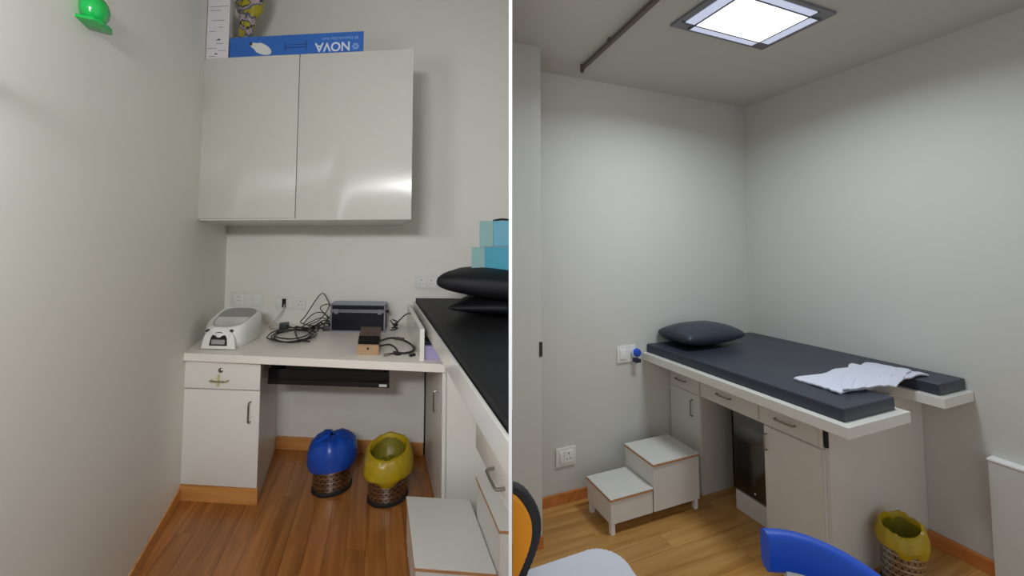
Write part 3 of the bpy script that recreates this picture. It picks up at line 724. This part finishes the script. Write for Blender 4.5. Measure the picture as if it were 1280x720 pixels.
# ---- examination couch base
CH = 1.88
t = thing('examination_couch', 'cream built-in examination couch base with drawers and a split foot end', 'couch', P(FR, 2.1, 1.4, 0))
NI, NO, ND = 2.03, 2.39, 1.20              # notch between the two foot ends
pl = [(1.665, .93), (NI+.03, .93), (NI+.03, ND), (NO-.03, ND), (NO-.03, .95), (RW-.002, .95), (RW-.002, LW-.002), (1.665, LW-.002)]
bm = N(); prism(bm, FR, pl, .725, .768, .003); tray = obj('tray_frame', bm, lam, t)
cz = .545
bm = N(); bx(bm, FR, CH, 2.12, 1.80, LW-.002, 0, .725, .001); obj('left_cabinet', bm, lam2, t)
F = side(FR, CH, LW-.002, 0)
bm = N(); bx(bm, F, .012, .236, -.006, -.0005, .56, .70, .001); dr = obj('drawer', bm, lam2, t); handle('handle', dr, F @ Matrix.Translation((0, -.006, 0)), 'x', .10, .607, .075, .018, .004)
bm = N(); bx(bm, F, .012, .236, -.006, -.0005, .02, .553, .001); dr = obj('door', bm, lam2, t); handle('handle', dr, F @ Matrix.Translation((0, -.006, 0)), 'z', .185, .47, .09, .018, .004)
bm = N(); bx(bm, FR, CH, 2.12, 1.15, 1.7995, cz+.01, .725, .001); fa = obj('fascia', bm, lam2, t)
bm = N(); bx(bm, F, .246, .60, -.006, -.0005, cz+.018, .70, .001); dr = obj('drawer', bm, lam2, t); handle('handle', dr, F @ Matrix.Translation((0, -.006, 0)), 'x', .405, .612, .085, .018, .004)
bm = N(); bx(bm, F, .61, .875, -.006, -.0005, cz+.018, .70, .001); dr = obj('drawer', bm, lam2, t); handle('handle', dr, F @ Matrix.Translation((0, -.006, 0)), 'x', .735, .607, .09, .018, .004)
bm = N(); bx(bm, FR, CH, 2.5, 1.148, 1.415, 0, cz+.008, .001); obj('right_cabinet', bm, lam2, t)
bm = N(); bx(bm, F, .628, .885, -.006, -.0005, .0, cz+.006, .001); dr = obj('door', bm, lam2, t); handle('handle', dr, F @ Matrix.Translation((0, -.006, 0)), 'z', .64, .478, .075, .018, .004)
bm = N(); bx(bm, FR, CH+.012, RW-.002, 1.132, 1.148, 0, .725, .001); obj('end_panel', bm, lam2, t)
bm = N(); bx(bm, FR, 2.35, RW-.002, 1.148, LW-.002, 0, .725, .001); obj('back_panel', bm, lam2, t)
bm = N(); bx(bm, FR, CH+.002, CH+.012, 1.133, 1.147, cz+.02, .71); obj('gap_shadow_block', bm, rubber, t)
bm = N(); bx(bm, FR, 1.965, 2.34, 1.416, 1.655, 0, .10, .001); obj('fridge_plinth', bm, lam2, t)
# ---- mini fridge
t = thing('mini_fridge', 'small dark mirror-fronted fridge on a plinth in the couch knee hole', 'fridge', P(FR, 2.12, 1.54, .1))
bm = N(); bx(bm, FR, 1.985, 2.32, 1.418, 1.66, .102, .54, .004); obj('body', bm, black, t, True)
bm = N(); bx(bm, FR, 1.965, 1.984, 1.418, 1.66, .108, .52, .003); fd = obj('door', bm, mat('dark_steel_door', (104, 102, 100), .16, .9), t, True)
bm = N(); cyl(bm, side(FR, 1.965, 1.54, .135) @ Matrix.Rotation(math.pi/2, 4, 'X'), .005, 0, .002, 12); obj('badge', bm, plast, fd)
bm = N(); bx(bm, FR, 1.966, 1.985, 1.418, 1.66, .521, .538, .002); obj('top_trim', bm, blackg, t)
# ---- mattress
ml = [(1.70, .962), (NI-.005, .962), (NI-.005, ND+.02), (NO, ND+.02), (NO, .975), (RW-.004, .975), (RW-.004, LW-.006), (1.70, LW-.006)]
bm = N(); prism(bm, FR, ml, .768, .818, .007, 3)
tag(obj('mattress', bm, vinylr, None, True), 'dark slate vinyl mattress with a notch at the foot end', 'mattress')
pillow('pillow', local(FR, 2.00, 1.90, .818, math.radians(22)), .46, .27, .135, vinylr, 'dark slate vinyl pillow at the wall end of the notched mattress', power=.36, pinch=.03)
# ---- white cloth on the mattress
def sheet(name, F, corners, z0, T, m, label=None, parent=None, seedv=0, droop=None):
    bm = N(); n = 30; c = [Vector((x, y, 0)) for x, y in corners]; top_, bot = {}, {}
    for i in range(n+1):
        for j in range(n+1):
            u, v = i/n, j/n
            p = c[0]*(1-u)*(1-v)+c[1]*u*(1-v)+c[2]*u*v+c[3]*(1-u)*v
            p.x += .012*noise.noise(Vector((u*2, v*5, seedv))); p.y += .02*noise.noise(Vector((u*5, v*2, seedv+3)))
            wv = .008*noise.noise(Vector((u*4, v*3, seedv)))+.004*noise.noise(Vector((u*9, v*9, seedv)))
            z = z0+abs(wv)
            if u > .45: z += .006*math.sin((u-.45)*5.7)
            if droop: z -= droop(p)
            top_[i, j] = bm.verts.new(F @ Vector((p.x, p.y, z+T))); bot[i, j] = bm.verts.new(F @ Vector((p.x, p.y, z)))
    for i in range(n):
        for j in range(n):
            bm.faces.new((top_[i, j], top_[i+1, j], top_[i+1, j+1], top_[i, j+1])); bm.faces.new((bot[i, j], bot[i, j+1], bot[i+1, j+1], bot[i+1, j]))
    e = [(i, 0) for i in range(n)]+[(n, j) for j in range(n)]+[(i, n) for i in range(n, 0, -1)]+[(0, j) for j in range(n, 0, -1)]
    for k in range(len(e)):
        a_, b_2 = e[k], e[(k+1) % len(e)]; bm.faces.new((top_[a_], bot[a_], bot[b_2], top_[b_2]))
    bmesh.ops.recalc_face_normals(bm, faces=bm.faces)
    return obj(name, bm, m, parent, True)
cloth = mat('white_cloth', (206, 208, 222), .8, var=.02, bump=.15, bscale=25)
def dr_(p): return 0
s1 = sheet('folded_cloth', FR, [(1.85, 1.055), (2.49, 1.05), (2.49, 1.25), (1.86, 1.25)], .820, .006, cloth, seedv=2, droop=dr_)
bmv = None
tag(s1, 'white folded cloth lying across the notch of the slate mattress', 'cloth')
sheet('top_fold', FR, [(1.87, 1.06), (2.12, 1.0), (2.46, 1.10), (2.30, 1.27)], .8305, .005, cloth, parent=s1, seedv=9)
# ---- wall sockets
F = face(FR, 1.478, LW, .722)
ws = socket_plate('white wall socket plate left of the couch with a blue knob plug in it', F, .135, .098, [(.015, .06, 'rocker')])
G = F @ Matrix.Translation((.125, -.012, .052)) @ Matrix.Rotation(math.pi/2, 4, 'X')
bm = N(); lathe(bm, G, [(.030, 0), (.030, .012), (.024, .018)], 24); pk = tag(obj('plug_in_repellent', bm, mat('knob_white', (190, 206, 226), .4), None, True), 'round blue and white plug-in device in the upper wall socket', 'plug')
bm = N(); G2 = G @ Matrix.Translation((0, .006, .014)); lathe(bm, G2, [(.024, 0), (.024, .014), (.019, .024), (.006, .028)], 24); obj('blue_cap', bm, mat('blue_knob', (30, 78, 190), .3), pk, True)
bm = N(); bx(bm, F, .108, .142, -.05, -.012, .0, .022, .004); obj('plug_body', bm, mat('dark_blue_plug', (34, 34, 60), .4), pk, True)
F = face(FR, 1.063, LW, .198)
socket_plate('low white wall socket plate above the skirting, left of the step stool', F, .125, .098, [(.02, .045, 'rocker'), (.05, .105, 'socket')])
# ---- step stool
t = thing('step_stool', 'white two-step stool standing beside the couch base at the head wall', 'step stool', P(FR, 1.47, 1.82, 0))
def step(a, b, c, e, z, leg):
    bm = N(); bx(bm, FR, a, b, c, e, z-.014, z, .002); tr = obj('tread', bm, lam2, t, True)
    bm = N(); bx(bm, FR, a+.001, b-.001, c-.0015, c+.001, z-.012, z-.003); bx(bm, FR, a-.0015, a+.001, c, e, z-.012, z-.003); obj('edge_strip', bm, edgeb, tr)
    bm = N(); bx(bm, FR, a+.004, b-.004, c+.004, e-.004, leg, z-.0145, .001); obj('box', bm, lam2, t)
step(1.195, 1.458, 1.715, 1.935, .178, .055)
step(1.4585, 1.775, 1.715, 1.955, .295, .055)
for a, c in ((1.205, 1.725), (1.205, 1.905), (1.742, 1.725), (1.742, 1.92)):
    bm = N(); bx(bm, FR, a, a+.022, c, c+.022, 0, .065, .002); obj('leg', bm, plast, t)

# ---- waste bin
bin_('steel waste bin with an open yellow bag at the foot end of the couch', local(FR, 2.165, 1.03, 0), .072, .22, yelbag, yelin, False, 7.7, .165, .084, .25, (.28, .15))

# ---- orange chair beside the partition (the partition cuts the view of it)
t = thing('office_chair', 'chair with orange fabric backrest and black frame at the left edge of the bed room', 'chair', (.05, .84, 0))
orange = mat('orange_fabric', (240, 152, 14), .75, var=.08, bump=.2, bscale=300)
def back_outline(k, dz=0):
    half = [(.030, .068), (.085, .058), (.112, .035), (.130, .002), (.131, -.03), (.120, -.065), (.104, -.10), (.086, -.135), (.074, -.17), (.070, -.23)]
    r_ = [(x*k, z*k) for x, z in half]; r_ = [(p.x, p.y) for p in spline([(x, z, 0) for x, z in r_], 3)]
    return r_ + [(-x, z) for x, z in reversed(r_)]
ca, sa = math.cos(-.05), math.sin(-.05)
G = M4((ca, sa, 0), (-sa, ca, 0), Z, (-.073, .845, .868)) @ Matrix.Rotation(math.radians(-6), 4, 'X')
bm = N(); xz(bm, G, back_outline(1), .0, .030, .010); obj('back_frame', bm, black, t, True)
bm = N(); xz(bm, G, back_outline(.86), -.020, .004, .008); obj('backrest', bm, orange, t, True)
bm = N(); prism(bm, Matrix.Translation((0, .62, .40)), [(-.1, -.2), (.13, -.2), (.17, -.14), (.17, .12), (.14, .18), (-.1, .18)], 0, .06, .015, 3); obj('seat', bm, orange, t, True)
bm = N(); tube(bm, spline([(.012, .85, .66), (.012, .86, .52), (.014, .84, .42), (.014, .76, .405)], 5), .011, 10); obj('back_bar', bm, black, t, True)
for yy in (.46, .76):
    bm = N(); tube(bm, [(.10, yy, .41), (.13, yy+(.05 if yy > .6 else -.05), .0)], .011, 10); obj('leg', bm, black, t, True)

# ---- white table with a rounded corner
t = thing('white_table', 'white table top with a rounded corner in the foreground between the two chairs', 'table', (.12, .82, 0))
tm = mat('white_table_top', (214, 216, 226), .3, var=.01, coat=.2)
pts = [(.004, .60), (.004, .860)]
cxx, cyy, rr = .188, .868, .062
for k in range(11):
    a = math.radians(112 - k*10.2-2); pts.append((cxx+rr*math.cos(a), cyy+rr*math.sin(a)))
pts += [(.262, .83), (.31, .60)]
bm = N(); prism(bm, Matrix.Identity(4), pts, .725, .75, .006, 3); obj('table_top', bm, tm, t, True)
for x, y in ((.03, .64), (.03, .80), (.20, .84), (.25, .65)):
    bm = N(); tube(bm, [(x, y, .725), (x, y, 0)], .014, 12); obj('leg', bm, chrome, t, True)

# ---- blue chair
t = thing('blue_chair', 'chair with a curved bright blue padded back rim in the foreground', 'chair', (.74, .82, 0))
bl = mat('blue_upholstery', (0, 76, 196), .5, var=.03, bump=.04, bscale=150)
sec = []
for k in range(20):
    a = 2*math.pi*k/20; c, s = math.cos(a), math.sin(a)
    sec.append((.021*math.copysign(abs(c)**.7, c), .042*math.copysign(abs(s)**.6, s)))
pth = spline([(.567, .935, .742), (.61, .93, .742), (.655, .915, .738), (.70, .885, .728), (.735, .845, .712), (.755, .80, .69), (.762, .74, .67), (.76, .68, .65)], 5)
bm = N(); tube(bm, pth, 0, sec=sec); obj('back_rim', bm, bl, t, True)
bm = N(); cs = pth[0]
shell = mat('pale_shell', (206, 206, 196), .35)
bm = N(); prism(bm, Matrix.Translation((0, 0, .43)), [(.58, .90), (.66, .905), (.74, .88), (.79, .82), (.80, .70), (.78, .60), (.60, .58), (.52, .66), (.52, .84)], 0, .05, .02, 3); obj('seat', bm, bl, t, True)
bm = N(); tube(bm, spline([(.60, .92, .702), (.65, .905, .70), (.70, .875, .69), (.73, .835, .675), (.75, .79, .66)], 5), .012, 10); obj('back_frame', bm, shell, t, True)
for a, b in (((.61, .918, .70), (.59, .89, .46)), ((.69, .882, .692), (.68, .86, .46)), ((.75, .79, .66), (.745, .78, .46))):
    bm = N(); tube(bm, [a, b], .010, 10); obj('post', bm, shell, t, True)
for x, y, x2, y2 in ((.58, .86, .54, .90), (.74, .84, .78, .90), (.75, .64, .79, .58), (.57, .64, .53, .58)):
    bm = N(); tube(bm, [(x, y, .44), (x2, y2, 0)], .011, 10); obj('leg', bm, chrome, t, True)
for o in C.objects:
    n_0 = o.name.split('.')[0]
    if n_0 in ('print_line', 'arrow_mark', 'pin_hole', 'logo', 'rib', 'lead', 'lettering') and o.parent: o['kind'] = 'stuff'
    if o.parent is None and 'category' in o:
        g = {'wall_socket': 'white wall sockets', 'waste_bin': 'steel waste bins with bag liners', 'pillow': 'vinyl pillows', 'teal_box': 'teal boxes stacked on the black pillow'}.get(n_0)
        if g: o['group'] = g
        if o['category'] == 'cable': o['group'] = 'cables on the desk'
bpy.context.view_layer.update()
